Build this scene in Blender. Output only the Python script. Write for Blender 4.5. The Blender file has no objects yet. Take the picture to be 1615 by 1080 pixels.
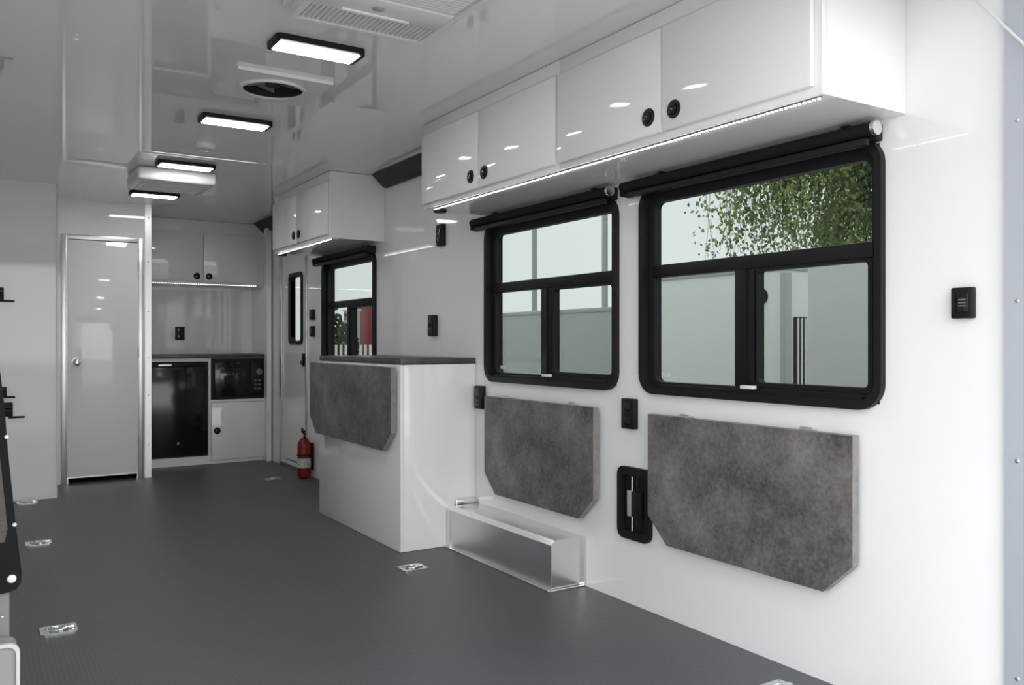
import bpy, bmesh, math, random
from mathutils import Vector, Matrix

random.seed(7)
SC = bpy.context.scene
COL = SC.collection
PI = math.pi

# ------------------------------------------------------------------ camera, sky, exposure
CAM_H = 1.02
cd = bpy.data.cameras.new('camera'); cam = bpy.data.objects.new('camera', cd); COL.objects.link(cam)
cam.location = (0, 0, CAM_H)
cam.rotation_euler = (PI/2, 0, -math.radians(32.5))
cd.sensor_width = 36.0; cd.lens = 1330/1615*36.0
cd.shift_y = (539-540)/1615
cd.clip_start = 0.02; cd.clip_end = 300
SC.camera = cam

w = bpy.data.worlds.new('overcast_sky'); SC.world = w; w.use_nodes = True
nt = w.node_tree; nt.nodes.clear()
out = nt.nodes.new('ShaderNodeOutputWorld'); bg = nt.nodes.new('ShaderNodeBackground')
tc = nt.nodes.new('ShaderNodeTexCoord'); nz = nt.nodes.new('ShaderNodeTexNoise'); rp = nt.nodes.new('ShaderNodeValToRGB')
nz.inputs['Scale'].default_value = 2.2; nz.inputs['Detail'].default_value = 4
rp.color_ramp.elements[0].position = .3; rp.color_ramp.elements[0].color = (.88, .92, .96, 1)
rp.color_ramp.elements[1].position = .7; rp.color_ramp.elements[1].color = (1, 1.0, 1.0, 1)
nt.links.new(tc.outputs['Generated'], nz.inputs['Vector']); nt.links.new(nz.outputs['Fac'], rp.inputs['Fac'])
nt.links.new(rp.outputs['Color'], bg.inputs['Color']); nt.links.new(bg.outputs['Background'], out.inputs['Surface'])
bg.inputs['Strength'].default_value = 1.0

vs = SC.view_settings
vs.view_transform = 'Standard'; vs.look = 'None'; vs.gamma = 1.0; vs.use_curve_mapping = False
vs.exposure = 1.93

# ------------------------------------------------------------------ materials
def mat(name, col, rough=.5, metal=0., spec=.5, coat=0., bump=None, var=None, aniso=None):
    m = bpy.data.materials.new(name); m.use_nodes = True
    t = m.node_tree; b = t.nodes['Principled BSDF']
    b.inputs['Base Color'].default_value = (*col, 1); b.inputs['Roughness'].default_value = rough
    b.inputs['Metallic'].default_value = metal; b.inputs['Specular IOR Level'].default_value = spec
    b.inputs['Coat Weight'].default_value = coat; b.inputs['Coat Roughness'].default_value = .05
    if var or bump:
        tcn = t.nodes.new('ShaderNodeTexCoord')
    if var:                                                  # var = (second colour, scale, detail, lo, hi)
        n = t.nodes.new('ShaderNodeTexNoise'); n.inputs['Scale'].default_value = var[1]; n.inputs['Detail'].default_value = var[2]
        r = t.nodes.new('ShaderNodeValToRGB')
        r.color_ramp.elements[0].position = var[3]; r.color_ramp.elements[0].color = (*col, 1)
        r.color_ramp.elements[1].position = var[4]; r.color_ramp.elements[1].color = (*var[0], 1)
        t.links.new(tcn.outputs['Object'], n.inputs['Vector']); t.links.new(n.outputs['Fac'], r.inputs['Fac'])
        t.links.new(r.outputs['Color'], b.inputs['Base Color'])
    if bump:                                                 # bump = (scale, strength, distance)
        n2 = t.nodes.new('ShaderNodeTexNoise'); n2.inputs['Scale'].default_value = bump[0]; n2.inputs['Detail'].default_value = 3
        bm_ = t.nodes.new('ShaderNodeBump'); bm_.inputs['Strength'].default_value = bump[1]; bm_.inputs['Distance'].default_value = bump[2]
        t.links.new(tcn.outputs['Object'], n2.inputs['Vector']); t.links.new(n2.outputs['Fac'], bm_.inputs['Height'])
        t.links.new(bm_.outputs['Normal'], b.inputs['Normal'])
    return m

def emis(name, col, strength):
    m = bpy.data.materials.new(name); m.use_nodes = True
    b = m.node_tree.nodes['Principled BSDF']
    b.inputs['Base Color'].default_value = (.8, .8, .8, 1)
    b.inputs['Emission Color'].default_value = (*col, 1); b.inputs['Emission Strength'].default_value = strength
    return m

def glass(name, tint):
    m = bpy.data.materials.new(name); m.use_nodes = True
    t = m.node_tree; t.nodes.clear()
    o = t.nodes.new('ShaderNodeOutputMaterial'); mx = t.nodes.new('ShaderNodeMixShader')
    tr = t.nodes.new('ShaderNodeBsdfTransparent'); gl = t.nodes.new('ShaderNodeBsdfGlossy'); fr = t.nodes.new('ShaderNodeLayerWeight'); pw = t.nodes.new('ShaderNodeMath'); ad = t.nodes.new('ShaderNodeMath')
    tr.inputs['Color'].default_value = (*tint, 1); gl.inputs['Roughness'].default_value = .01; fr.inputs['Blend'].default_value = .5; pw.operation = 'POWER'; pw.inputs[1].default_value = 5; ad.operation = 'MULTIPLY_ADD'; ad.inputs[1].default_value = .8; ad.inputs[2].default_value = .035
    t.links.new(fr.outputs['Facing'], pw.inputs[0]); t.links.new(pw.outputs[0], ad.inputs[0]); t.links.new(ad.outputs[0], mx.inputs['Fac']); t.links.new(tr.outputs['BSDF'], mx.inputs[1]); t.links.new(gl.outputs['BSDF'], mx.inputs[2])
    t.links.new(mx.outputs['Shader'], o.inputs['Surface'])
    return m

WHITE = mat('white_gloss_panel', (.875, .873, .878), .045, bump=(1.6, .05, .02))
CEIL = mat('white_gloss_ceiling', (.84, .832, .83), .008, spec=1.0, bump=(1.2, .012, .02))
CABW = mat('white_gloss_cabinet', (.865, .862, .858), .05, bump=(2.2, .05, .01))
PLAST = mat('white_plastic', (.74, .74, .73), .35)
BLACK = mat('black_satin', (.009, .009, .011), .45, spec=.25, bump=(300, .05, .001))
FABRIC = mat('black_shade_fabric', (.010, .010, .012), .7, spec=.2, bump=(400, .2, .001))
BLACKG = mat('black_gloss', (.008, .008, .009), .12)
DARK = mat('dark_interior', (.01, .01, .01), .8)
ALU = mat('brushed_aluminium', (.72, .72, .72), .36, metal=1., bump=(60, .08, .003))
ALUB = mat('bright_aluminium', (.80, .79, .78), .2, metal=1.)
CHROME = mat('zinc_steel', (.75, .78, .78), .22, metal=1., bump=(90, .25, .003))
COVE = mat('dark_grey_cove_strip', (.02, .02, .021), .55, bump=(250, .3, .002))
COUNT = mat('dark_stone_countertop', (.045, .044, .043), .35, var=((.085, .082, .078), 14, 6, .35, .7))
EDGE = mat('grey_edge_band', (.20, .19, .185), .45, var=((.28, .26, .25), 30, 4, .35, .7))
RED = mat('extinguisher_red', (.24, .004, .006), .3)
LABELW = mat('paper_label', (.62, .60, .60), .5, var=((.35, .34, .38), 60, 3, .5, .62))
SCREEN = mat('microwave_window', (.015, .015, .018), .08)
GREYP = mat('grey_print', (.16, .16, .17), .5)
BROWN = mat('brown_mesh', (.085, .072, .062), .75, var=((.12, .105, .095), 300, 2, .4, .6))
LGREY = mat('light_grey_plastic', (.36, .36, .37), .45)
LEGM = mat('worn_grey_steel', (.22, .22, .225), .5)
TAPE = mat('led_tape', (.16, .155, .145), .5)
BLADE = mat('fan_blade_grey', (.20, .195, .19), .45)
JAMB = mat('satin_blue_grey_aluminium', (.60, .63, .69), .42, metal=.55)  # blue-grey sky reflection put into the base colour
LED = emis('led_panel', (1, .98, .95), 7.0)
LEDS = emis('led_strip_diode', (1, .95, .86), 3.2)
GLASS = glass('tinted_glass', (.452, .475, .464))
GROUND = mat('asphalt', (.36, .355, .345), .9, var=((.46, .45, .44), .8, 6, .3, .7))  # light concrete tone, paled to bounce more light up to the ceiling
TRW = mat('trailer_white', (.80, .81, .775), .4)
TRG = mat('trailer_grey', (.42, .44, .43), .5)
TRR = mat('trailer_red', (.22, .012, .018), .4)
BARK = mat('birch_bark', (.10, .085, .07), .9, var=((.035, .03, .026), 9, 5, .45, .6))
LEAF = mat('birch_leaf', (.30, .38, .11), .6, var=((.16, .22, .06), 1.3, 3, .35, .65))
HEDGE = mat('dark_hedge', (.035, .06, .02), .8, var=((.06, .09, .03), 4, 4, .4, .6))
RUBBER = mat('tyre_rubber', (.012, .012, .012), .8)

def floor_mat():
    m = mat('grey_ribbed_vinyl', (.082, .087, .092), .46)
    t = m.node_tree; b = t.nodes['Principled BSDF']; tcn = t.nodes.new('ShaderNodeTexCoord')
    wv = t.nodes.new('ShaderNodeTexWave'); wv.wave_type = 'BANDS'; wv.bands_direction = 'X'
    wv.inputs['Scale'].default_value = 22; wv.inputs['Distortion'].default_value = 0
    w2 = t.nodes.new('ShaderNodeTexWave'); w2.wave_type = 'BANDS'; w2.bands_direction = 'Y'
    w2.inputs['Scale'].default_value = 9; w2.inputs['Distortion'].default_value = 0
    ml = t.nodes.new('ShaderNodeMath'); ml.operation = 'MULTIPLY'
    bp = t.nodes.new('ShaderNodeBump'); bp.inputs['Strength'].default_value = .35; bp.inputs['Distance'].default_value = .0015
    n = t.nodes.new('ShaderNodeTexNoise'); n.inputs['Scale'].default_value = 1.5; n.inputs['Detail'].default_value = 5
    r = t.nodes.new('ShaderNodeValToRGB')
    r.color_ramp.elements[0].color = (.082, .089, .098, 1); r.color_ramp.elements[1].color = (.102, .110, .121, 1)
    t.links.new(tcn.outputs['Object'], wv.inputs['Vector']); t.links.new(tcn.outputs['Object'], w2.inputs['Vector'])
    t.links.new(wv.outputs['Fac'], ml.inputs[0]); t.links.new(w2.outputs['Fac'], ml.inputs[1])
    t.links.new(ml.outputs[0], bp.inputs['Height']); t.links.new(bp.outputs['Normal'], b.inputs['Normal'])
    t.links.new(tcn.outputs['Object'], n.inputs['Vector']); t.links.new(n.outputs['Fac'], r.inputs['Fac']); t.links.new(r.outputs['Color'], b.inputs['Base Color'])
    return m
FLOOR = floor_mat()

def slate_mat():
    m = mat('grey_concrete_laminate', (.1, .1, .1), .48)
    t = m.node_tree; b = t.nodes['Principled BSDF']; tcn = t.nodes.new('ShaderNodeTexCoord')
    n1 = t.nodes.new('ShaderNodeTexNoise'); n1.inputs['Scale'].default_value = 5; n1.inputs['Detail'].default_value = 8; n1.inputs['Roughness'].default_value = .65
    n2 = t.nodes.new('ShaderNodeTexNoise'); n2.inputs['Scale'].default_value = 70; n2.inputs['Detail'].default_value = 6; n2.inputs['Roughness'].default_value = .7
    mx = t.nodes.new('ShaderNodeMix'); mx.data_type = 'FLOAT'; mx.inputs[0].default_value = .38
    r = t.nodes.new('ShaderNodeValToRGB')
    r.color_ramp.elements[0].position = .38; r.color_ramp.elements[0].color = (.058, .054, .056, 1)
    r.color_ramp.elements[1].position = .66; r.color_ramp.elements[1].color = (.25, .235, .225, 1)
    for k in (n1, n2): t.links.new(tcn.outputs['Object'], k.inputs['Vector'])
    t.links.new(n1.outputs['Fac'], mx.inputs[2]); t.links.new(n2.outputs['Fac'], mx.inputs[3])
    t.links.new(mx.outputs[0], r.inputs['Fac']); t.links.new(r.outputs['Color'], b.inputs['Base Color'])
    return m
SLATE = slate_mat()

# ------------------------------------------------------------------ mesh helpers (world coordinates)
class MB:
    def __init__(s): s.bm = bmesh.new()
    def box(s, x0, x1, y0, y1, z0, z1, bev=0., seg=2):
        b = bmesh.new()
        v = [b.verts.new((x, y, z)) for x in (x0, x1) for y in (y0, y1) for z in (z0, z1)]
        for f in ((0,1,3,2), (4,6,7,5), (0,4,5,1), (2,3,7,6), (0,2,6,4), (1,5,7,3)): b.faces.new([v[i] for i in f])
        if bev: bmesh.ops.bevel(b, geom=list(b.edges), offset=bev, segments=seg, profile=.5, affect='EDGES')
        return s.add(b)
    def add(s, b):
        bmesh.ops.recalc_face_normals(b, faces=b.faces)
        me = bpy.data.meshes.new('tmp'); b.to_mesh(me); b.free(); s.bm.from_mesh(me); bpy.data.meshes.remove(me)
        return s
    def poly(s, pts, ext, bev=0., seg=2):                       # closed outline swept along ext
        b = bmesh.new(); e = Vector(ext)
        a = [b.verts.new(p) for p in pts]; c = [b.verts.new(Vector(p)+e) for p in pts]
        b.faces.new(a); b.faces.new(c[::-1]); n = len(a)
        for i in range(n): b.faces.new((a[i], c[i], c[(i+1) % n], a[(i+1) % n]))
        if bev:
            es = [ed for ed in b.edges if ed.calc_face_angle(0) > .3]
            bmesh.ops.bevel(b, geom=es, offset=bev, segments=seg, profile=.5, affect='EDGES')
        return s.add(b)
    def ring(s, outer, inner, ext):                             # two outlines of equal count
        b = bmesh.new(); e = Vector(ext); n = len(outer)
        L = [[b.verts.new(Vector(p)+d) for p in pts] for d in (Vector(), e) for pts in (outer, inner)]
        o0, i0, o1, i1 = L
        for k in range(n):
            j = (k+1) % n
            b.faces.new((o0[k], o0[j], i0[j], i0[k])); b.faces.new((o1[k], i1[k], i1[j], o1[j]))
            b.faces.new((o0[k], o1[k], o1[j], o0[j])); b.faces.new((i0[k], i0[j], i1[j], i1[k]))
        return s.add(b)
    def lathe(s, base, axis, prof, seg=24, caps=True):          # prof = [(radius, height)]
        b = bmesh.new(); ax = Vector(axis).normalized(); u = ax.orthogonal().normalized(); v = ax.cross(u); P = Vector(base)
        R = [[b.verts.new(P+ax*h+(u*math.cos(2*PI*k/seg)+v*math.sin(2*PI*k/seg))*r) for k in range(seg)] for r, h in prof]
        for a, c in zip(R, R[1:]):
            for k in range(seg): b.faces.new((a[k], a[(k+1) % seg], c[(k+1) % seg], c[k]))
        if caps: b.faces.new(R[0][::-1]); b.faces.new(R[-1])
        return s.add(b)
    def cyl(s, p0, p1, r, seg=20, r1=None):
        d = Vector(p1)-Vector(p0)
        return s.lathe(p0, d, [(r, 0), (r if r1 is None else r1, d.length)], seg)
    def tube(s, pts, r, seg=10):
        for a, c in zip(pts, pts[1:]): s.cyl(a, c, r, seg)
        return s
    def holes(s, plane, val, thick, us, vs_, holes):            # panel in (u,v) with rectangular openings, thickness along plane axis
        def P(u, v, k): return {'x': (val+k, u, v), 'y': (u, val+k, v), 'z': (u, v, val+k)}[plane]
        b = bmesh.new(); U = sorted(set(us)); V = sorted(set(vs_))
        for h in holes: U += [h[0], h[1]]; V += [h[2], h[3]]
        U = sorted(set(U)); V = sorted(set(V)); g = {}
        def vt(i, j):
            if (i, j) not in g: g[i, j] = b.verts.new(P(U[i], V[j], 0))
            return g[i, j]
        for i in range(len(U)-1):
            for j in range(len(V)-1):
                cu, cv = (U[i]+U[i+1])/2, (V[j]+V[j+1])/2
                if any(h[0] < cu < h[1] and h[2] < cv < h[3] for h in holes): continue
                b.faces.new((vt(i, j), vt(i+1, j), vt(i+1, j+1), vt(i, j+1)))
        r = bmesh.ops.extrude_face_region(b, geom=list(b.faces))
        dv = Vector(P(0, 0, thick))-Vector(P(0, 0, 0))
        bmesh.ops.translate(b, verts=[e for e in r['geom'] if isinstance(e, bmesh.types.BMVert)], vec=dv)
        return s.add(b)

ORG = {}
def obj(name, mb, m, parent=None, label=None, at=None):
    bm = mb.bm
    if parent is not None: o0 = ORG[parent.name]
    elif at is not None: o0 = Vector(at)
    else:
        xs = [v.co for v in bm.verts]
        o0 = Vector((sum(v.x for v in xs)/len(xs), sum(v.y for v in xs)/len(xs), min(v.z for v in xs)))
    bmesh.ops.translate(bm, verts=bm.verts, vec=-o0)
    for f in bm.faces: f.smooth = True
    for e in bm.edges:
        if e.calc_face_angle(0) > .55: e.smooth = False
    me = bpy.data.meshes.new(name); bm.to_mesh(me); bm.free(); me.materials.append(m)
    o = bpy.data.objects.new(name, me); COL.objects.link(o)
    if parent is None: o.location = o0
    else: o.parent = parent
    ORG[o.name] = o0
    if label: o['label'] = label
    return o
def tag(o, label, cat=None, group=None, kind=None):
    o['label'] = label
    if cat: o['category'] = cat
    if group: o['group'] = group
    if kind: o['kind'] = kind
    return o
def thing(name, loc, label, cat, group=None):
    o = bpy.data.objects.new(name, None); COL.objects.link(o); o.location = loc; o.empty_display_size = .05
    ORG[o.name] = Vector(loc)
    return tag(o, label, cat, group)
def setting(name, mb, m, label, parent=None):
    o = obj(name, mb, m, parent)
    if parent is None: tag(o, label, 'structure', kind='structure')
    return o
def sroot(name, loc, label, cat='structure'):
    o = thing(name, loc, label, cat); o['kind'] = 'structure'; return o
def rrect(u0, u1, v0, v1, r, n=6):
    pts = []
    for cu, cv, a0 in ((u1-r, v1-r, 0), (u0+r, v1-r, PI/2), (u0+r, v0+r, PI), (u1-r, v0+r, 1.5*PI)):
        for k in range(n+1):
            a = a0+PI/2*k/n; pts.append((cu+r*math.cos(a), cv+r*math.sin(a)))
    return pts
def YZ(pts, x): return [(x, a, b) for a, b in pts]
def XZ(pts, y): return [(a, y, b) for a, b in pts]
def XY(pts, z): return [(a, b, z) for a, b in pts]

# ------------------------------------------------------------------ the shell
W, L, CZ = 2.155, -.13, 2.05          # right wall, left wall, ceiling
Y0, YB = 1.10, 7.85                   # rear opening, far wall
WIN = {1: (4.985, 5.945), 2: (2.59, 3.61), 3: (1.432, 2.452)}
WZ0, WZ1 = .825, 1.60
DOOR2 = (6.33, 6.93, .05, 1.92)

setting('floor', MB().box(L, W, Y0-.04, YB, -.06, 0), FLOOR, 'dark grey ribbed vinyl floor')
holes = [(a+.018, b-.018, WZ0+.018, WZ1-.018) for a, b in WIN.values()]+[DOOR2]
setting('wall_right', MB().holes('x', W, .07, (Y0, YB+.06), (-.06, CZ+.07), holes), WHITE, 'glossy white panelled right wall with three windows')
setting('wall_left', MB().box(L-.07, L, Y0, YB+.06, -.06, CZ+.07), WHITE, 'glossy white left wall')
setting('ceiling', MB().holes('z', CZ, .07, (L, W), (Y0, YB), [(.885, 1.139, 3.255, 3.505)]), CEIL, 'glossy white reflective ceiling')
setting('wall_back', MB().box(L, W, YB, YB+.06, -.06, CZ), WHITE, 'white far wall above the kitchenette counter')
# partition with the interior door, its side, the closet
setting('wall_partition', MB().holes('y', 6.83, .05, (.45, 1.118), (0, CZ), [(.545, 1.045, 0, 1.775)]), WHITE, 'white partition wall around the interior door')
setting('wall_side', MB().box(1.068, 1.118, 6.88, YB, 0, CZ), WHITE, 'white side wall of the bathroom beside the refrigerator')
setting('wall_closet', MB().box(L, .45, 6.25, 6.83, 0, CZ), WHITE, 'white glossy closet wall left of the interior door')
setting('trim_1', MB().box(.448, .458, 6.242, 6.268, 0, CZ).box(.45, .458, 6.268, 6.83, 0, .02), PLAST, 'white corner trim on the closet edge')
t = sroot('trim_2', (1.1, 6.82, 0), 'aluminium corner trim beside the interior door')
obj('angle', MB().box(1.078, 1.122, 6.818, 6.83, 0, CZ).box(1.118, 1.122, 6.83, 6.88, 0, CZ), ALU, t)
for z in (.25, .62, .9, 1.25, 1.62, 1.95):
    obj('rivet', MB().lathe((1.1, 6.818, z), (0, -1, 0), [(.006, 0), (.005, .002), (.002, .003)], 10), ALUB, t)
setting('trim_3', MB().box(.458, .50, 6.80, 6.83, 0, CZ), PLAST, 'white vertical trim between closet and interior door')
setting('trim_4', MB().poly([(2.045, 3.62, CZ-.001), (W, 3.62, CZ-.001), (W, 3.62, 1.972), (2.13, 3.62, 1.972)], (0, 1.2, 0)), COVE, 'dark grey cove strip between ceiling and right wall, between the cabinets')
setting('trim_5', MB().poly([(2.045, 6.0, CZ-.001), (W, 6.0, CZ-.001), (W, 6.0, 1.972), (2.13, 6.0, 1.972)], (0, 1.4, 0)), COVE, 'dark grey cove strip at ceiling beyond the far wall cabinet')
setting('trim_6', MB().box(2.032, 2.047, 3.62, 4.88, CZ-.006, CZ-.001), ALUB, 'thin bright edging above the dark cove strip')
# rear door frame
t = sroot('trim_7', (2.2, 1.0, -.06), 'aluminium rear door jamb at the right edge')
obj('post', MB().box(W-.006, W+.12, .93, 1.10, -.06, CZ+.07, .004), JAMB, t)
obj('lip', MB().box(W-.016, W-.006, 1.04, 1.10, -.06, CZ+.07), JAMB, t)
for z in (.2, .73, 1.12, 1.56, 1.9):
    obj('screw', MB().lathe((W-.016, 1.07, z), (-1, 0, 0), [(.006, 0), (.005, .002), (.002, .003)], 10), CHROME, t)
setting('trim_8', MB().box(L-.12, L+.006, .93, 1.10, -.06, CZ+.07, .004), ALU, 'aluminium rear door jamb on the left')
setting('trim_9', MB().box(L-.12, W+.12, .93, 1.10, 1.93, CZ+.16, .004).box(L-.12, W+.12, .45, .93, CZ+.03, CZ+.16, .02), ALU, 'aluminium header and roof overhang above the rear opening')  # overhang is unseen, added to dim the upper near wall
setting('trim_10', MB().box(L-.1, W+.1, Y0-.14, Y0-.04, -.14, -.002, .003), ALU, 'aluminium sill of the rear opening')
# entry-door frame on the right wall
t = sroot('trim_11', (W, 6.63, 0), 'aluminium frame around the entry door')
for y0, y1 in ((6.93, 6.975), (6.305, 6.33)): obj('side', MB().box(W-.012, W, y0, y1, 0, 1.95, .002), ALU, t)
obj('head', MB().box(W-.012, W, 6.33, 6.93, 1.92, 1.95, .002), ALU, t)
obj('threshold', MB().box(W-.02, W+.06, 6.33, 6.93, .0, .045, .003), ALUB, t)
setting('trim_12', MB().box(W-.05, W-.012, 7.2, 7.29, 0, CZ), WHITE, 'white filler strip beside the kitchenette')

# ------------------------------------------------------------------ windows
def window(n, label):
    a, b = WIN[n]
    r = sroot('window_%d' % n, (W, (a+b)/2, WZ0), label, 'window')
    gx = 2.195
    obj('frame', MB().ring(YZ(rrect(a, b, WZ0, WZ1, .075), W-.022), YZ(rrect(a+.022, b-.022, WZ0+.026, WZ1-.022, .055), W-.022), (.03, 0, 0))
        .ring(YZ(rrect(a+.0185, b-.0185, WZ0+.0185, WZ1-.0185, .05), W+.008), YZ(rrect(a+.052, b-.052, WZ0+.045, WZ1-.055, .03), W+.014), (.032, 0, 0))
        .ring(YZ(rrect(a+.0185, b-.0185, WZ0+.0185, WZ1-.0185, .05), W+.046), YZ(rrect(a+.021, b-.021, WZ0+.021, WZ1-.021, .05), W+.046), (.03, 0, 0)), BLACK, r)
    obj('transom', MB().box(W+.008, gx+.012, a+.045, b-.045, 1.262, 1.308, .004), BLACK, r)
    c = (a+b)/2+.012
    obj('mullion', MB().box(W+.012, gx+.012, c-.048, c+.048, WZ0+.045, 1.264, .004), BLACK, r)
    obj('sash_rail', MB().box(W+.006, gx, c-.01, c-.004, WZ0+.05, 1.264), BLACK, r)
    obj('sash_frame', MB().ring(YZ(rrect(a+.05, c-.04, WZ0+.046, 1.266, .02), W+.012), YZ(rrect(a+.064, c-.05, WZ0+.062, 1.252, .015), W+.012), (.03, 0, 0)), BLACK, r)
    obj('sill_track', MB().box(W-.01, W+.02, a+.07, b-.07, WZ0+.022, WZ0+.036), BLACK, r)
    for y0, y1, z0, z1 in ((a+.05, b-.05, 1.30, WZ1-.05), (c+.04, b-.05, WZ0+.045, 1.27), (a+.05, c-.04, WZ0+.045, 1.27)):
        obj('pane', MB().box(gx-.002, gx+.002, y0, y1, z0, z1), GLASS, r)
    obj('latch', MB().box(W-.02, W, c-.06, c-.005, WZ0+.04, WZ0+.052, .002), PLAST, r, 'white sash latch')
    obj('sticker', MB().box(gx-.0035, gx-.0022, b-.11, b-.065, WZ0+.062, WZ0+.078), PLAST, r, 'small white sticker on the pane')
window(3, 'large black framed sliding window nearest the camera, birch tree outside')
window(2, 'black framed window in the middle, between nearest window and peninsula')
window(1, 'black framed window farthest away, above the peninsula countertop')

def shade(n, label):
    a, b = WIN[n]; y0, y1 = a-.012, b+.055
    r = thing('roller_shade', (W, (a+b)/2, 1.57), label, 'roller shade', 'black roller shades above the windows')
    cx, cz = W-.055, 1.612
    obj('roll', MB().cyl((cx, y0+.012, cz), (cx, y1, cz), .019, 18), FABRIC, r)
    obj('back_rail', MB().box(W-.03, W-.001, y0+.02, y1-.02, 1.585, 1.632, .002), BLACK, r)
    obj('hem_bar', MB().box(cx-.011, cx+.011, y0+.03, y1-.03, 1.567, 1.589, .005), BLACK, r)
    obj('end_cap', MB().cyl((cx, y0, cz), (cx, y0+.012, cz), .0205, 20), ALUB if n != 1 else BLACK, r, 'round end cap of the shade')
    obj('end_plate', MB().box(cx-.012, W-.001, y1-.003, y1+.004, 1.577, 1.628, .003), BLACK, r)
    for y in (y0+.1, y1-.22):
        obj('bracket', MB().box(cx-.012, W-.002, y-.012, y+.012, cz+.019, cz+.0245, .002), BLACK, r)
shade(3, 'black roller shade rolled up above the nearest window')
shade(2, 'black roller shade rolled up above the middle window')
shade(1, 'black roller shade rolled up above the farthest window')

# ------------------------------------------------------------------ doors
def door1():
    r = sroot('door_1', (.8, 6.83, 0), 'white interior door with round knob in an aluminium frame', 'door')
    fr = obj('frame', MB().box(.522, .557, 6.808, 6.84, 0, 1.795, .003).box(1.033, 1.068, 6.808, 6.84, 0, 1.795, .003).box(.557, 1.033, 6.808, 6.84, 1.76, 1.795, .003), ALU, r)
    obj('stop', MB().box(.557, .567, 6.83, 6.87, 0, 1.76).box(1.023, 1.033, 6.83, 6.87, 0, 1.76), ALUB, fr)
    obj('slab', MB().box(.560, 1.030, 6.817, 6.85, .045, 1.757, .003), WHITE, r)
    obj('edge_strip', MB().box(.560, 1.030, 6.814, 6.85, .038, .047), ALUB, r)
    k = obj('knob', MB().lathe((.617, 6.817, .873), (0, -1, 0), [(.032, 0), (.032, .006), (.014, .009), (.012, .03), (.022, .036), (.027, .048), (.024, .06), (.012, .066)], 24), CHROME, r, 'round chrome door knob')
    obj('lock_button', MB().cyl((.617, 6.751, .873), (.617, 6.747, .873), .007, 12), ALUB, k)
    for z in (.25, .9, 1.55): obj('hinge', MB().cyl((1.031, 6.808, z), (1.031, 6.808, z+.07), .005, 10), ALUB, r)
door1()
setting('wall_bathroom', MB().box(.46, 1.068, 6.9, 7.84, -.02, .001), DARK, 'dark bathroom floor behind the interior door')  # near-black sheet gives the gap under the door its shade by colour

def door2():
    a, b, z0, z1 = DOOR2
    r = sroot('door_2', (W, (a+b)/2, z0), 'white entry door with tall narrow black framed window', 'door')
    y0, y1, w0, w1 = 6.42, 6.75, 1.0, 1.57
    obj('slab', MB().holes('x', W+.004, .04, (a+.005, b-.005), (z0, z1-.004), [(y0+.03, y1-.03, w0+.03, w1-.03)]), WHITE, r)
    f = obj('window_frame', MB().ring(YZ(rrect(y0, y1, w0, w1, .05), W-.010), YZ(rrect(y0+.026, y1-.03, w0+.03, w1-.03, .03), W-.010), (.05, 0, 0)), BLACK, r)
    obj('pane', MB().box(W+.014, W+.018, y0+.02, y1-.02, w0+.02, w1-.02), GLASS, f)
    h = obj('handle', MB().box(W-.016, W+.004, 6.345, 6.405, .83, .93, .008), BLACK, r, 'black latch handle')
    obj('lever', MB().box(W-.03, W-.014, 6.355, 6.395, .845, .875, .006), BLACKG, h)
    obj('kick_plate', MB().box(W+.0, W+.004, a+.01, b-.01, z0+.005, z0+.02), ALUB, r)
door2()

# ------------------------------------------------------------------ overhead cabinets
def latch(parent, c, n):                                   # round push latch on a door
    ax = Vector(n)
    k = obj('latch', MB().lathe(c, n, [(.028, 0), (.028, .003), (.0255, .005), (.019, .005), (.019, .002)], 28), BLACK, parent, 'round black push latch')
    obj('button', MB().lathe(Vector(c)+ax*.002, n, [(.017, 0), (.017, .006), (.014, .0075)], 24), BLACKG, k)
    obj('mark', MB().lathe(Vector(c)+ax*.0092, n, [(.003, 0), (.003, .0006)], 10), GREYP, k)

FX, CB = 1.797, 1.645                                      # cabinet face, cabinet underside
def side_cabinet(y0, y1, doors, label):
    r = thing('overhead_cabinet', (W, (y0+y1)/2, CB), label, 'cabinet', 'white overhead cabinets on the right wall')
    obj('body', MB().box(FX+.018, W-.001, y0, y1, CB, CZ-.002).box(FX, FX+.018, y0, y1, CB, CZ-.002, .002), CABW, r)
    for a, b, ly in doors:
        d = obj('door', MB().box(FX-.018, FX-.0005, a+.003, b-.003, CB+.022, 1.987, .0035), CABW, r)
        latch(d, (FX-.018, ly, 1.722), (-1, 0, 0))
    obj('hinge_rail', MB().box(FX-.003, FX-.0003, y0+.01, y1-.01, 1.993, 1.999), PLAST, r)
side_cabinet(1.37, 2.4985, [(1.388, 1.941, 1.883), (1.941, 2.494, 1.997)], 'white overhead cabinet nearest the camera, above the nearest window')
side_cabinet(2.4995, 3.60, [(2.503, 3.06, 3.008), (3.06, 3.592, 3.119)], 'white overhead cabinet above the middle window')
side_cabinet(4.86, 5.96, [(4.868, 5.43, 5.378), (5.43, 5.952, 5.48)], 'white overhead cabinet above the farthest window, past the dark cove strip')

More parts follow.
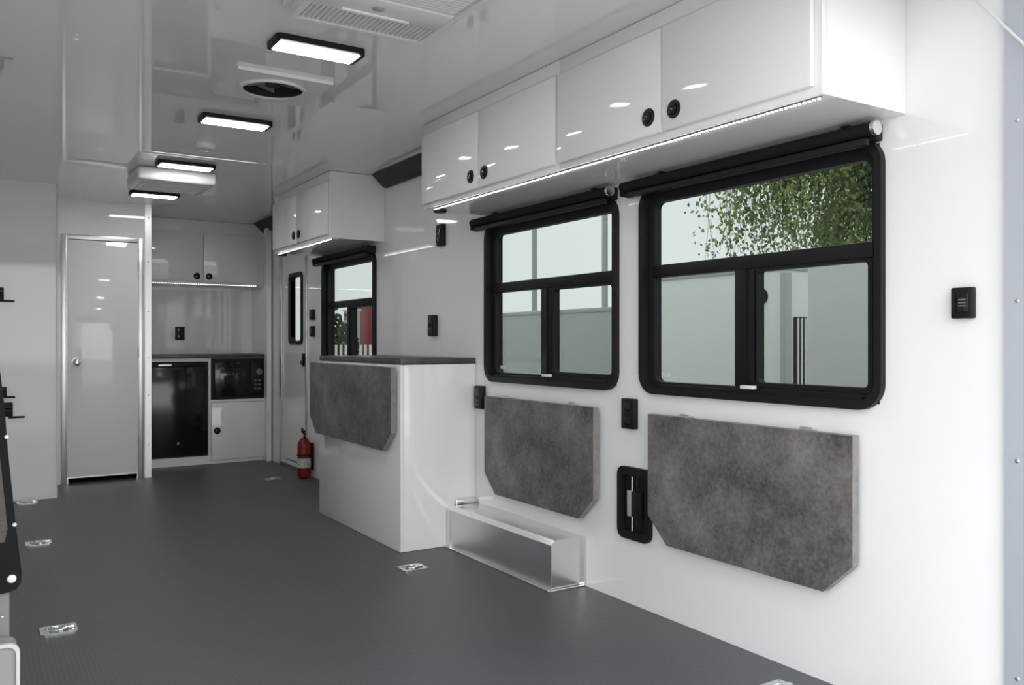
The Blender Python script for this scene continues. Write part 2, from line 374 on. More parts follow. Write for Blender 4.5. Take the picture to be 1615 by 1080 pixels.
def led_strip(p0, p1, n, label, puck=None):
    p0, p1 = Vector(p0), Vector(p1); d = p1-p0; u = d.normalized(); s = Vector((-u.y, u.x, 0))
    r = thing('led_strip', (p0+p1)/2, label, 'light strip', 'LED strips under the cabinets')
    c = [p0-s*.0042, p1-s*.0042, p1+s*.0042, p0+s*.0042]
    obj('tape', MB().poly([tuple(v) for v in c], (0, 0, -.003)), TAPE, r)
    m = MB()
    for k in range(n):
        q = p0+d*((k+.5)/n)+Vector((0, 0, -.003)); a = u*.0028; b = s*.003
        m.poly([tuple(q-a-b), tuple(q+a-b), tuple(q+a+b), tuple(q-a+b)], (0, 0, -.003))
    o = obj('diodes', m, LEDS, r); o['kind'] = 'stuff'
    if puck:
        obj('switch_puck', MB().lathe(puck, (0, 0, -1), [(.032, 0), (.032, .010), (.027, .014)], 24), BLACK, r, 'round black puck at the end of the strip')
led_strip((1.815, 1.385, CB-.001), (1.815, 3.53, CB-.001), 143, 'long LED strip under the two nearest cabinets', (1.855, 3.545, CB-.001))
led_strip((1.815, 4.875, CB-.001), (1.815, 5.93, CB-.001), 70, 'short LED strip under the cabinet by the farthest window', (1.845, 5.93, CB-.001))

# ------------------------------------------------------------------ kitchenette
def kitchen():
    f = 7.29
    r = thing('kitchen_base_cabinet', (1.637, 7.55, 0), 'white base cabinet framing the refrigerator and microwave', 'cabinet')
    for x0, x1 in ((1.119, 1.158), (2.128, W-.052)): obj('side_panel', MB().box(x0, x1, f, YB-.001, .001, .884), CABW, r)
    obj('divider', MB().box(1.642, 1.662, f, YB-.001, .072, .884), CABW, r)
    obj('toe_board', MB().box(1.1585, 2.1275, f, f+.03, .0015, .0715), CABW, r)
    obj('bottom_board', MB().box(1.1585, 2.1275, f+.0305, YB-.001, .05, .0715), CABW, r)
    for x0, x1 in ((1.1585, 1.6415), (1.6625, 2.1275)): obj('top_rail', MB().box(x0, x1, f, f+.02, .881 if x0 > 1.6 else .856, .884), CABW, r)
    obj('shelf', MB().box(1.6625, 2.1275, f+.002, YB-.001, .514, .535), CABW, r)
    d = obj('door', MB().box(1.664, 2.126, f-.016, f-.0005, .034, .512, .003), CABW, r)
    latch(d, (1.711, f-.016, .276), (0, -1, 0))
    tag(obj('countertop', MB().box(1.119, W-.001, f-.02, YB-.001, .885, .914, .003), COUNT), 'dark countertop above the refrigerator and microwave', 'countertop')
    r = thing('refrigerator', (1.4, 7.5, .074), 'small black refrigerator built into the kitchenette', 'refrigerator')
    obj('body', MB().box(1.166, 1.636, f+.02, 7.82, .076, .848), BLACK, r)
    d = obj('door', MB().box(1.168, 1.634, f-.022, f+.018, .09, .815, .005), BLACKG, r)
    obj('badge', MB().lathe((1.40, f-.022, .19), (0, -1, 0), [(.012, 0), (.012, .002)], 16), GREYP, d)
    obj('handle_strip', MB().box(1.168, 1.634, f-.018, f+.018, .818, .846, .004), BLACK, r)
    obj('name_plate', MB().box(1.25, 1.35, f-.021, f-.018, .824, .838), ALUB, r, 'silver plate on the refrigerator')
    obj('hinge', MB().box(1.60, 1.634, f-.026, f, .818, .85, .003), BLACK, r)
    r = thing('microwave', (1.895, 7.5, .536), 'black microwave oven built in beside the refrigerator', 'microwave')
    obj('body', MB().box(1.668, 2.122, f, 7.7, .537, .854, .002), BLACK, r)
    obj('trim_frame', MB().ring(XZ(rrect(1.664, 2.126, .537, .878, .004, 2), f-.006), XZ(rrect(1.69, 2.10, .562, .852, .004, 2), f-.006), (0, .006, 0)), BLACK, r)
    d = obj('door', MB().box(1.692, 1.985, f-.016, f-.001, .566, .848, .003), BLACKG, r)
    obj('window', MB().box(1.735, 1.945, f-.0185, f-.016, .625, .79, .001), SCREEN, d)
    p = obj('control_panel', MB().box(1.99, 2.098, f-.014, f-.001, .566, .848, .003), BLACK, r)
    k = obj('dial', MB().lathe((2.062, f-.014, .765), (0, -1, 0), [(.027, 0), (.027, .002), (.02, .003), (.018, .014), (.012, .016)], 24), GREYP, p)
    for z in (.62, .655, .69):
        for x in (2.03, 2.062): obj('button', MB().box(x-.012, x+.012, f-.0165, f-.014, z-.008, z+.008, .001), GREYP, p)
    # wall cabinet above
    uy = 7.45
    r = thing('kitchen_wall_cabinet', (1.637, 7.65, 1.52), 'white two-door overhead cabinet in the kitchenette', 'cabinet')
    obj('body', MB().box(1.119, W-.001, uy, YB-.001, 1.515, CZ-.002), CABW, r)
    for a, b, lx in ((1.16, 1.632, 1.582), (1.636, 2.092, 1.681)):
        d = obj('door', MB().box(a, b, uy-.018, uy-.0005, 1.532, 1.942, .003), CABW, r)
        latch(d, (lx, uy-.018, 1.575), (0, -1, 0))
    led_strip((1.13, uy+.012, 1.514), (2.09, uy+.012, 1.514), 56, 'LED strip under the kitchenette cabinet')
kitchen()

# ------------------------------------------------------------------ peninsula and drop-leaf tables
PX, PY0, PY1 = 1.735, 3.725, 4.865
r = thing('peninsula_cabinet', (1.95, 4.3, 0), 'white waist-high peninsula cabinet standing out from the right wall', 'cabinet')
obj('front_panel', MB().box(PX, PX+.018, PY0+.0005, PY1, .001, .908, .002), CABW, r)
obj('end_panel', MB().box(PX+.0185, W-.001, PY0, PY0+.018, .001, .908, .002), CABW, r)
obj('body', MB().box(PX+.019, W-.001, PY0+.0185, PY1-.001, .001, .908), CABW, r)
tag(obj('countertop', MB().box(PX, W-.001, PY0, PY1, .909, .938, .003), COUNT), 'dark countertop on the white peninsula cabinet', 'countertop')

def drop_leaf(xw, y0, y1, z0, z1, label, dx=.045):
    c = .10
    x = xw-dx
    r = thing('drop_leaf_table', (xw, (y0+y1)/2, z0), label, 'folding table', 'grey drop-leaf tables folded down')
    out_ = [(y0, z1), (y1, z1), (y1, z0+.095), (y1-c, z0), (y0+c, z0), (y0, z0+.095)]
    inn = [(y0+.001, z1-.001), (y1-.001, z1-.001), (y1-.001, z0+.0955), (y1-c-.0005, z0+.001), (y0+c+.0005, z0+.001), (y0+.001, z0+.0955)]
    obj('panel', MB().poly(YZ(inn, x-.0008), (.003, 0, 0)), SLATE, r)
    obj('edge_band', MB().poly(YZ(out_, x), (.027, 0, 0)), EDGE, r, 'light grey edge of the table')
    for y in (y0+(y1-y0)*.2, y0+(y1-y0)*.8):
        h = obj('hinge', MB().box(x+.004, xw-.0005, y-.02, y+.02, z1+.0005, z1+.004).cyl((x+.02, y-.022, z1+.006), (x+.02, y+.022, z1+.006), .004, 10), ALU, r)
        obj('bracket', MB().box(x+.0275, xw-.0005, y-.015, y+.015, z1-.35, z1-.002), ALU, r)
drop_leaf(W, 1.505, 2.373, .283, .752, 'large grey drop-leaf table below the nearest window')
drop_leaf(W, 2.70, 3.565, .287, .754, 'grey drop-leaf table below the middle window, above the aluminium box')
drop_leaf(PX, 3.75, 4.915, .483, .897, 'dark grey drop-leaf table hanging on the peninsula side', .04)

# ------------------------------------------------------------------ aluminium wheel box
r = thing('wheel_well_box', (2.07, 3.27, 0), 'low brushed aluminium box on the floor against the right wall', 'metal box')
sx, sy0, sy1, sz = 1.99, 2.825, 3.722, .205
obj('front_panel', MB().box(sx, sx+.004, sy0, sy1-.03, .006, sz-.02), ALU, r)
obj('top_panel', MB().poly([(sx, sy0, sz-.02), (sx+.018, sy0, sz), (W-.002, sy0, sz), (W-.002, sy0, sz-.004), (sx+.02, sy0, sz-.004), (sx+.004, sy0, sz-.021)], (0, sy1-sy0, 0)), ALUB, r)
obj('end_panel', MB().poly([(sx+.001, sy0+.001, .006), (W-.002, sy0+.001, .006), (W-.002, sy0+.001, sz-.004), (sx+.019, sy0+.001, sz-.004), (sx+.001, sy0+.001, sz-.021)], (0, .004, 0)), ALUB, r)
obj('floor_flange', MB().box(sx-.022, sx+.004, sy0-.004, sy1-.002, .001, .006, .001), ALUB, r)
obj('end_flange', MB().box(sx-.022, W-.002, sy0-.018, sy0+.001, .001, .005, .001).box(W-.006, W-.002, sy0-.016, sy0+.001, .005, sz), ALUB, r)
obj('corner_strip', MB().box(sx-.006, sx+.004, sy1-.03, sy1-.002, .006, sz-.018), ALUB, r)
obj('wall_clip', MB().box(2.03, W-.002, sy1-.022, sy1-.001, sz+.0005, sz+.026, .002), ALUB, r)

# ------------------------------------------------------------------ outlets, switches, latch on the walls
def outlet(c, n, label, w=.072, h=.117, d=.028, kind='outlet'):
    u = Vector((0, 1, 0)) if abs(n[0]) else Vector((1, 0, 0)); N = Vector(n); c = Vector(c)
    r = thing('wall_'+kind, c, label, kind, 'black outlets and switches on the walls')
    def bx(name, cu, cv, wu, wv, d0, d1, m, bev, par):
        p, q = c+u*(cu-wu/2)+N*d0, c+u*(cu+wu/2)+N*d1
        return obj(name, MB().box(min(p.x, q.x), max(p.x, q.x), min(p.y, q.y), max(p.y, q.y), c.z+cv-wv/2, c.z+cv+wv/2, bev), m, par)
    bx('plate', 0, 0, w, h, .0005, d, BLACK, .004, r)
    if kind == 'outlet':
        for s in (-.24, .24):
            q = bx('socket', 0, s*h, w*.5, h*.3, d, d+.002, BLACKG, .0008, r)
            for k in (-.12, .12): bx('slot', k*w, s*h, .003, .011, d+.002, d+.0025, DARK, 0, q)
    else:
        k = bx('rocker', -.1*w, 0, w*.5, h*.62, d, d+.006, BLACKG, .002, r)
        for z in (-.1, 0, .1): bx('rib', -.1*w, z*h, w*.34, .003, d+.006, d+.0072, GREYP, 0, k)
        bx('side_grip', .36*w, 0, w*.16, h*.7, d, d+.003, BLACK, .001, r)
    return r
outlet((W, 2.512, .742), (-1, 0, 0), 'black wall outlet below the nearest window, left of the large table')
outlet((W, 3.66, .742), (-1, 0, 0), 'black wall outlet in the corner between peninsula and middle window', .072, .115)
outlet((W, 4.08, 1.60), (-1, 0, 0), 'black wall plate just below the overhead cabinet end, high on the wall', .066, .118, .028, 'switch')
outlet((W, 4.18, 1.11), (-1, 0, 0), 'black wall outlet above the peninsula countertop')
outlet((1.523, YB, 1.095), (0, -1, 0), 'black wall outlet above the kitchenette counter', .076, .118)
outlet((W, 1.205, 1.12), (-1, 0, 0), 'rounded black rocker switch near the rear door jamb', .056, .08, .022, 'switch')
outlet((W, 6.165, 1.225), (-1, 0, 0), 'upper small black switch between entry door and farthest window', .07, .08, .022, 'switch')
outlet((W, 6.165, 1.10), (-1, 0, 0), 'lower small black switch between entry door and farthest window', .07, .08, .022, 'switch')

r = thing('flush_latch', (W, 2.49, .255), 'black flush latch with silver rod, half behind the large table', 'latch')
a, b, c, d = 2.395, 2.586, .255, .535
obj('plate', MB().ring(YZ(rrect(a, b, c, d, .035), W-.0005), YZ(rrect(a+.03, b-.03, c+.03, d-.03, .02), W-.0005), (-.016, 0, 0)), BLACK, r)
obj('recess', MB().box(W-.004, W-.0005, a+.028, b-.028, c+.028, d-.028), BLACKG, r)
obj('rod', MB().cyl((W-.014, 2.497, c+.035), (W-.014, 2.497, d-.035), .0035, 12), CHROME, r, 'silver vertical rod')
obj('paddle', MB().box(W-.02, W-.004, 2.502, 2.522, .345, .445, .003), LGREY, r, 'grey paddle')
obj('cover', MB().box(W-.022, W-.004, 2.44, 2.494, .345, .445, .004), BLACK, r)

# ------------------------------------------------------------------ fire extinguisher
ex, ey = 2.085, 6.175
r = thing('fire_extinguisher', (ex, ey, .001), 'small red fire extinguisher standing by the entry door', 'extinguisher')
obj('cylinder', MB().lathe((ex, ey, .001), (0, 0, 1), [(.040, 0), (.049, .008), (.05, .02), (.05, .235), (.046, .262), (.034, .285), (.018, .298)], 28), RED, r)
obj('label_wrap', MB().lathe((ex, ey, .08), (0, 0, 1), [(.0506, 0), (.0506, .07)], 28, False), LABELW, r, 'white printed label')
obj('strap', MB().lathe((ex, ey, .165), (0, 0, 1), [(.0505, 0), (.053, .001), (.053, .014), (.0505, .015)], 28, False), BLACK, r)
v = obj('valve', MB().cyl((ex, ey, .297), (ex, ey, .328), .013, 16), ALU, r)
obj('gauge', MB().cyl((ex-.012, ey-.004, .313), (ex-.02, ey-.008, .313), .011, 14), LABELW, v)
obj('handle', MB().poly([(ex-.008, ey-.03, .322), (ex-.008, ey+.05, .340), (ex-.008, ey+.05, .352), (ex-.008, ey-.03, .332)], (.016, 0, 0)), BLACK, r)
obj('trigger', MB().poly([(ex-.007, ey-.01, .344), (ex-.007, ey+.055, .362), (ex-.007, ey+.055, .370), (ex-.007, ey-.01, .352)], (.014, 0, 0)), BLACK, r)
obj('nozzle', MB().cyl((ex-.005, ey-.012, .315), (ex-.012, ey-.05, .308), .007, 12, .009), BLACK, r)
obj('bracket', MB().box(ex+.051, W-.001, ey-.02, ey+.02, .06, .26, .002), BLACK, r)

# ------------------------------------------------------------------ floor tie-down rings
def tie_down(x, y, label, rot=0.):
    r = thing('tie_down_ring', (x, y, 0), label, 'tie-down ring', 'steel tie-down rings in the floor')
    w_, l_ = .058, .05
    obj('plate', MB().ring(XY(rrect(x-w_, x+w_, y-l_, y+l_, .012), .0005), XY(rrect(x-w_+.016, x+w_-.016, y-l_+.018, y+l_-.018, .01), .0005), (0, 0, .005)), CHROME, r)
    obj('pan', MB().box(x-w_+.014, x+w_-.014, y-l_+.016, y+l_-.016, .0005, .0022), CHROME, r)
    pts = [(x+.03*math.cos(a_), y+.024*math.sin(a_), .0085) for a_ in [2*PI*k/16 for k in range(17)]]
    obj('ring', MB().tube(pts, .0042, 8), CHROME, r)
    obj('strap', MB().box(x+.012, x+.05, y-.011, y+.011, .0055, .014, .003), CHROME, r)
    for sx_, sy_ in ((-1, -1), (1, -1), (-1, 1), (1, 1)):
        obj('screw', MB().lathe((x+sx_*(w_-.009), y+sy_*(l_-.01), .0055), (0, 0, 1), [(.005, 0), (.003, .0015)], 8), ALUB, r)
tie_down(.25, 3.376, 'steel tie-down ring in the floor nearest the camera on the left')
tie_down(.272, 4.883, 'middle steel tie-down ring on the left side of the floor')
tie_down(.28, 6.154, 'steel tie-down ring in front of the closet wall')
tie_down(1.662, 3.447, 'steel tie-down ring in the floor before the peninsula corner')
tie_down(1.862, 6.226, 'far steel tie-down ring near the fire extinguisher')
tie_down(1.985, 1.66, 'steel tie-down ring cut by the bottom edge of the photo')

# ------------------------------------------------------------------ ceiling fittings
def light(x, y, label):
    r = thing('ceiling_light', (x, y, CZ-.022), label, 'ceiling light', 'LED panels along the ceiling')
    a, b, c, d = x-.158, x+.158, y-.068, y+.068
    obj('frame', MB().ring(XY(rrect(a, b, c, d, .02), CZ-.0005), XY(rrect(a+.016, b-.016, c+.02, d-.014, .006), CZ-.0005), (0, 0, -.02)), BLACK, r)
    obj('end_grip', MB().box(a+.001, a+.014, c+.015, d-.015, CZ-.023, CZ-.02, .001), BLACK, r)
    obj('end_grip', MB().box(b-.014, b-.001, c+.015, d-.015, CZ-.023, CZ-.02, .001), BLACK, r)
    obj('diffuser', MB().box(a+.017, b-.017, c+.021, d-.015, CZ-.024, CZ-.004, .003), LED, r, 'glowing white diffuser')
light(1.005, 2.845, 'LED ceiling light nearest the camera, between air conditioner and fan')
light(1.02, 3.99, 'LED ceiling light between the fan and the smoke detector')
light(1.03, 5.13, 'LED ceiling light just before the hanging white box')
light(1.05, 6.26, 'farthest LED ceiling light, behind the hanging white box')

def air_conditioner():
    x0, x1, y0, y1, zb = .80, 1.245, 1.93, 2.51, 2.005
    r = thing('air_conditioner', (1.02, 2.2, zb), 'white air conditioner grille on the ceiling at the top edge', 'air conditioner')
    obj('shroud', MB().poly([(x0-.015, y0-.015, CZ-.0005), (x1+.015, y0-.015, CZ-.0005), (x1+.015, y1+.015, CZ-.0005), (x0-.015, y1+.015, CZ-.0005)], (0, 0, -.012))
        .box(x0, x1, y0, y1, zb+.004, CZ-.012, .006), PLAST, r)
    m = MB(); n = 26
    for k in range(n):
        x = x0+.03+(x1-x0-.06)*k/(n-1)
        m.box(x-.003, x+.003, 2.375, y1-.022, zb-.004, zb+.006)
    s = obj('grille_slats', m, PLAST, r); s['kind'] = 'stuff'
    m = MB()
    for k in range(16):
        y = 1.97+.255*k/15
        m.box(x0+.03, x1-.03, y-.003, y+.003, zb-.004, zb+.006)
    s = obj('filter_slats', m, PLAST, r); s['kind'] = 'stuff'
    obj('rim', MB().ring(XY(rrect(x0+.004, x1-.004, y0+.004, y1-.004, .02), zb+.006), XY(rrect(x0+.02, x1-.02, y0+.02, y1-.018, .012), zb+.006), (0, 0, -.012)), PLAST, r)
    obj('centre_bar', MB().box(x0+.02, x1-.02, 2.245, 2.37, zb-.006, zb+.006, .004), PLAST, r)
    obj('light_lens', MB().box(.905, 1.12, 2.342, 2.36, zb-.012, zb-.006, .003), PAN, r, 'white bar on the air conditioner')
    obj('knob', MB().lathe((1.0, 2.30, zb-.006), (0, 0, -1), [(.018, 0), (.018, .004), (.011, .006), (.010, .007)], 20), LGREY, r, 'grey knob')
    obj('clip', MB().box(x1-.002, x1+.008, 2.28, 2.31, zb, zb+.02, .002), LGREY, r)
PAN = mat('white_lens', (.9, .9, .9), .2)
air_conditioner()

def fan():
    cx, cy = 1.012, 3.38
    r = thing('roof_fan', (cx, cy, CZ-.012), 'round dark ceiling fan vent in a square white plate', 'fan')
    n = 40
    hole = [(cx+.117*math.cos(2*PI*k/n), cy+.117*math.sin(2*PI*k/n)) for k in range(n)]
    sq = []
    for k in range(n):
        a = 2*PI*k/n; m_ = max(abs(math.cos(a)), abs(math.sin(a))); sq.append((cx+.186*math.cos(a)/m_, cy+.186*math.sin(a)/m_))
    obj('plate', MB().ring(XY(sq, CZ-.0005), XY(hole, CZ-.0005), (0, 0, -.014)), PLAST, r)
    lip = [(cx+.131*math.cos(2*PI*k/n), cy+.131*math.sin(2*PI*k/n)) for k in range(n)]
    hol2 = [(cx+.118*math.cos(2*PI*k/n), cy+.118*math.sin(2*PI*k/n)) for k in range(n)]
    obj('ring', MB().ring(XY(lip, CZ-.0145), XY(hol2, CZ-.0145), (0, 0, -.008)), PLAST, r)
    obj('shaft', MB().lathe((cx, cy, CZ-.014), (0, 0, 1), [(.1165, 0), (.1165, .12), (.001, .12)], n, False), DARK, r)
    obj('hub', MB().cyl((cx, cy, CZ+.0), (cx, cy, CZ+.05), .03, 20), BLACK, r)
    for k in range(5):
        a = 2*PI*k/5+.3; u = Vector((math.cos(a), math.sin(a), 0)); v = Vector((-u.y, u.x, 0)); c = Vector((cx, cy, CZ+.012))
        pts = [c+u*.028-v*.012-Vector((0, 0, .004)), c+u*.105-v*.036-Vector((0, 0, .010)), c+u*.108+v*.036+Vector((0, 0, .010)), c+u*.028+v*.012+Vector((0, 0, .004))]
        obj('blade', MB().poly([tuple(p) for p in pts], (0, 0, .003)), BLADE, r)
    obj('knob', MB().cyl((cx-.02, cy+.158, CZ-.0145), (cx-.02, cy+.158, CZ-.03), .010, 14), LGREY, r)
fan()

r = thing('smoke_detector', (1.01, 4.55, CZ-.035), 'round white smoke detector on the ceiling', 'smoke detector')
obj('base', MB().lathe((1.01, 4.55, CZ-.0005), (0, 0, -1), [(.056, 0), (.056, .010)], 28), PLAST, r)
obj('cover', MB().lathe((1.01, 4.55, CZ-.0105), (0, 0, -1), [(.052, 0), (.049, .016), (.036, .024), (.012, .026)], 28), PLAST, r)
obj('test_button', MB().lathe((1.025, 4.53, CZ-.0365), (0, 0, -1), [(.008, 0), (.007, .002)], 12), LGREY, r)

r = thing('ceiling_unit', (1.01, 5.47, 1.965), 'white rounded box hanging from the ceiling between the far lights', 'ceiling unit')
obj('housing', MB().box(.795, 1.245, 5.29, 5.70, 1.968, CZ-.001, .022, 3), PLAST, r)
obj('face_plate', MB().box(.83, 1.21, 5.33, 5.66, 1.962, 1.969, .004), PLAST, r)
m = MB()
for k in range(9): m.box(.86, 1.18, 5.36+.032*k, 5.366+.032*k, 1.958, 1.963)
s = obj('louvres', m, PLAST, r); s['kind'] = 'stuff'

# ------------------------------------------------------------------ things at the left edge of the photo
r = thing('folded_seat', (0, 2.45, .3), 'brown panel with black rim and white rivets at the left edge', 'folding seat')
rim = [(-.12, .395), (.070, .402), (.088, .408), (.097, .425), (.098, .45), (.086, .565), (.069, .75), (.062, .86), (.05, .97), (.035, 1.06), (-.12, 1.06)]
inn = [(-.11, .52), (.062, .528), (.068, .56), (.052, .74), (.038, .95), (-.11, .95)]
obj('rim', MB().poly(XZ(rim, 2.42), (0, .03, 0), .004), FABRIC, r)
obj('panel', MB().poly(XZ(inn, 2.4185), (0, .002, 0)), BROWN, r, 'brown woven panel')
for x, z, q in ((.077, .435, .0105), (.083, .568, .005), (.066, .786, .005)):
    obj('rivet', MB().lathe((x, 2.42, z), (0, -1, 0), [(q, 0), (q*.9, .003), (q*.4, .005)], 14), PAN, r, 'white rivet')
obj('leg', MB().box(.03, .073, 2.44, 2.47, .0, .42, .003), LEGM, r)
obj('leg_bolt', MB().lathe((.058, 2.44, .34), (0, -1, 0), [(.005, 0), (.003, .003)], 10), CHROME, r)
r = thing('floor_box', (0, 2.4, 0), 'grey rounded box with pale rim at the lower left corner', 'box')
obj('body', MB().poly(XZ(rrect(-.125, .088, .001, .292, .022), 2.36), (0, .07, 0), .003), LGREY, r)
obj('pale_rim', MB().ring(XZ(rrect(-.126, .092, .001, .296, .024), 2.352), XZ(rrect(-.118, .084, .009, .288, .02), 2.352), (0, .012, 0)), PLAST, r)
def hook(x, z, s, label):
    y = 6.25
    r = thing('closet_latch', (x, y, z), label, 'latch', 'small black latches on the closet wall')
    obj('base', MB().box(x-.045*s, x+.045*s, y-.012, y-.0005, z-.04*s, z+.05*s, .004), BLACK, r)
    obj('barrel', MB().cyl((x-.04*s, y-.022, z+.02*s), (x+.04*s, y-.022, z+.02*s), .012, 14), BLACKG, r)
    obj('bolt', MB().cyl((x+.02*s, y-.02, z-.045*s), (x+.11*s, y-.02, z-.045*s), .006, 10), BLACK, r)
    obj('lever', MB().box(x-.02*s, x-.008*s, y-.03, y-.012, z+.05*s, z+.085*s, .002), BLACK, r)
hook(.16, .585, 1.0, 'lower small black latch on the closet wall at the left edge')
hook(.14, .70, .7, 'middle small black latch on the closet wall at the left edge')
hook(.115, 1.32, .9, 'upper small black latch on the closet wall at the left edge')

r = thing('door_cable', (W-.03, 1.08, 1.5), 'thin white cable running down at the rear door jamb', 'cable')
obj('cable', MB().cyl((W-.025, 1.19, 1.915), (W-.03, .97, 1.635), .0035, 10), PLAST, r)
obj('anchor', MB().lathe((W-.0005, 1.20, 1.925), (-1, 0, 0), [(.014, 0), (.014, .006), (.008, .03)], 16), CHROME, r)

# ------------------------------------------------------------------ outside
GZ = -.62
setting('ground', MB().box(-60, 90, -60, 120, GZ-.1, GZ), GROUND, 'asphalt ground outside')
def trailer(x0, x1, y0, y1, z1, m, label, name='cargo_trailer'):
    r = thing(name, ((x0+x1)/2, (y0+y1)/2, GZ), label, 'trailer', 'trailers parked outside')
    obj('body', MB().box(x0, x1, y0, y1, GZ+.45, z1, .02), m, r)
    obj('roof_trim', MB().box(x0-.012, x1+.012, y0-.012, y1+.012, z1-.05, z1-.012, .004), TRG, r)
    obj('bottom_rail', MB().box(x0-.01, x1+.01, y0-.01, y1+.01, GZ+.45, GZ+.55, .004), TRG, r)
    ym = (y0+y1)/2
    for x, s in ((x0, 1), (x1, -1)):
        for dy in (-.42, .42):
            w_ = obj('wheel', MB().cyl((x+.02*s, ym+dy, GZ+.35), (x+.24*s, ym+dy, GZ+.35), .34, 24), RUBBER, r)
            obj('rim', MB().cyl((x+.012*s, ym+dy, GZ+.35), (x+.05*s, ym+dy, GZ+.35), .19, 20), ALU, w_)
    return r
ra = trailer(6.0, 8.3, 4.95, 7.15, 1.70, TRW, 'white cargo trailer outside, seen through the nearest window left of the gap')
obj('round_port', MB().cyl((6.001, 5.22, 1.43), (5.985, 5.22, 1.43), .075, 24), RUBBER, ra)
obj('corner_post', MB().box(5.985, 6.06, 4.93, 5.0, GZ+.45, 1.63, .006), TRG, ra)
wv = obj('side_window', MB().box(6.10, 6.26, 4.925, 4.951, .55, 1.24, .006), RUBBER, ra)
for k in range(3): obj('bar', MB().box(6.12+.05*k, 6.135+.05*k, 4.915, 4.926, .56, 1.23), TRW, wv)
trailer(3.55, 5.6, -1.6, 2.80, 1.47, TRW, 'white trailer parked close outside the nearest window on the right')
trailer(6.1, 8.4, 7.25, 13.0, 1.42, TRG, 'grey trailer outside, seen through the middle window')
rr = trailer(16.8, 24, 40, 42.4, 2.9, TRR, 'dark red trailer outside, seen through the farthest window')
PGREEN = mat('pale_green', (.40, .56, .50), .5)
t = thing('storage_booth', (14.47, 36.3, GZ), 'pale green booth outside beside the red trailer', 'booth')
obj('body', MB().box(14.2, 14.75, 36, 36.6, GZ, 2.4, .02), PGREEN, t)
obj('roof', MB().box(14.15, 14.8, 35.95, 36.65, 2.4, 2.5, .02), TRW, t)
obj('door', MB().box(14.26, 14.69, 35.97, 35.999, GZ+.1, 2.2, .005), PGREEN, t)

def pole(x, y, h_, label):
    r = thing('lamp_pole', (x, y, GZ), label, 'pole', 'poles outside the middle window')
    obj('shaft', MB().cyl((x, y, GZ+.02), (x, y, h_), .055, 12, .045), TRG, r)
    obj('base', MB().cyl((x, y, GZ), (x, y, GZ+.25), .12, 14), TRG, r)
    obj('arm', MB().cyl((x, y, h_-.1), (x+.8, y, h_+.1), .03, 10), TRG, r)
pole(9.0, 13.33, 6.5, 'grey pole outside seen at the left in the middle window')
pole(9.0, 11.2, 6.5, 'grey pole outside seen at the right edge of the middle window')

def leaf_mesh(mb, pts, size):
    b = mb.bm
    for p in pts:
        d = Vector((random.uniform(-1, 1), random.uniform(-1, 1), random.uniform(-1.6, -.2))).normalized()
        u = d.orthogonal().normalized(); u.rotate(Matrix.Rotation(random.uniform(0, 2*PI), 3, d)); s_ = size*random.uniform(.7, 1.3)
        p = Vector(p)
        vv = [b.verts.new(p), b.verts.new(p+d*s_*.5+u*s_*.32), b.verts.new(p+d*s_), b.verts.new(p+d*s_*.5-u*s_*.32)]
        b.faces.new(vv)

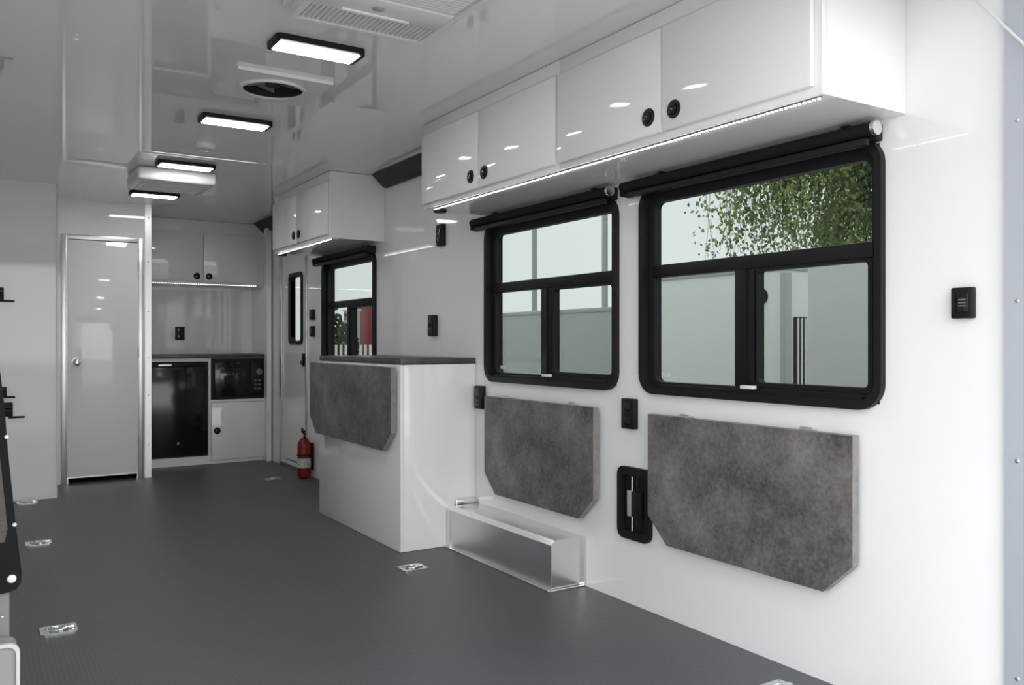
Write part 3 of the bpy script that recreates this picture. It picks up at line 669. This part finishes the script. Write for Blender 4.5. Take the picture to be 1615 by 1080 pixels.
def birch(x, y, label, h_=9.5, spread=2.75, n=1150, name='birch_tree'):
    r = thing(name, (x, y, GZ), label, 'tree', 'trees outside')
    tr = MB(); p = Vector((x, y, GZ)); rad = .20; trunk = [p.copy()]
    for k in range(8):
        q = p+Vector((random.uniform(-.12, .12), random.uniform(-.12, .12), h_/8)); tr.cyl(p, q, rad, 12, rad*.87); rad *= .87; p = q; trunk.append(p.copy())
    obj('trunk', tr, BARK, r)
    br = MB(); leaves = []
    for k in range(24):
        t_ = random.uniform(.36, .72); i = min(7, int(t_*8)); base = trunk[i].lerp(trunk[i+1], t_*8-i)
        a = 2*PI*k/24*3.3+random.uniform(-.3, .3)
        if math.cos(a-math.atan2(-y, -x)) > .7: continue      # few limbs on the side towards the trailers
        ln = spread*(1.15-t_*.5)*random.uniform(.7, 1.1)
        pts = []
        for j in range(7):
            s_ = j/6; pts.append(base+Vector((math.cos(a)*ln*s_, math.sin(a)*ln*s_, 1.3*s_-1.2*s_*s_+random.uniform(-.06, .06))))
        for j in range(6): br.cyl(pts[j], pts[j+1], .05*(1-j/7)+.008, 6, .05*(1-(j+1)/7)+.008)
        for c_ in range(n//24):
            s_ = random.uniform(.3, 1.0); j = min(5, int(s_*6)); st = pts[j].lerp(pts[j+1], s_*6-j)+Vector((random.uniform(-.3, .3), random.uniform(-.3, .3), 0))
            hang = random.uniform(.6, 2.3)
            dx, dy = random.uniform(-.35, .35), random.uniform(-.35, .35); q0 = st
            for j2 in range(3):                                # a drooping, slightly swinging twig
                e_ = (j2+1)/3; q1 = st+Vector((dx*e_*e_, dy*e_*e_, -hang*e_)); br.cyl(q0, q1, .005-.001*j2, 4, .004-.001*j2); q0 = q1
            for _ in range(int(30*hang)):
                e_ = random.uniform(0, 1)
                leaves.append(st+Vector((dx*e_*e_+random.gauss(0, .13), dy*e_*e_+random.gauss(0, .13), -hang*e_)))
    b_ = obj('branches', br, BARK, r); b_['kind'] = 'stuff'
    lm = MB(); leaf_mesh(lm, leaves, .078); f = obj('foliage', lm, LEAF, r); f['kind'] = 'stuff'
birch(12.2, 8.35, 'green weeping birch tree outside the nearest window')

def hedge(x, y, w_, h_, label):
    r = thing('bush', (x, y, GZ), label, 'bush', 'bushes outside the farthest window')
    lm = MB(); pts = []
    for k in range(1800):
        a, c_, q = random.uniform(0, 2*PI), random.uniform(0, 1), random.uniform(.6, 1)
        pts.append((x+w_*math.cos(a)*math.sqrt(1-c_*c_)*q, y+w_*math.sin(a)*math.sqrt(1-c_*c_)*q, GZ+.25+h_*c_*q))
    leaf_mesh(lm, pts, .22); f = obj('foliage', lm, HEDGE, r); f['kind'] = 'stuff'
    st = MB()
    for k in range(6):
        a = k; st.cyl((x, y, GZ), (x+.5*math.cos(a), y+.5*math.sin(a), GZ+h_*.7), .05, 6, .02)
    obj('stems', st, BARK, r)
hedge(11.7, 31.5, 1.25, 2.9, 'dark green bush outside, seen at left in the farthest window')

t = thing('picket_fence', (7.4, 20, GZ), 'pale picket fence outside the farthest window', 'fence')
for k in range(16): obj('picket', MB().box(6.5+.13*k, 6.56+.13*k, 20.0, 20.03, GZ+.05, .95), TRW, t)
for z in (0., .62): obj('rail', MB().box(6.45, 8.6, 20.031, 20.07, z-.04, z+.04), TRW, t)
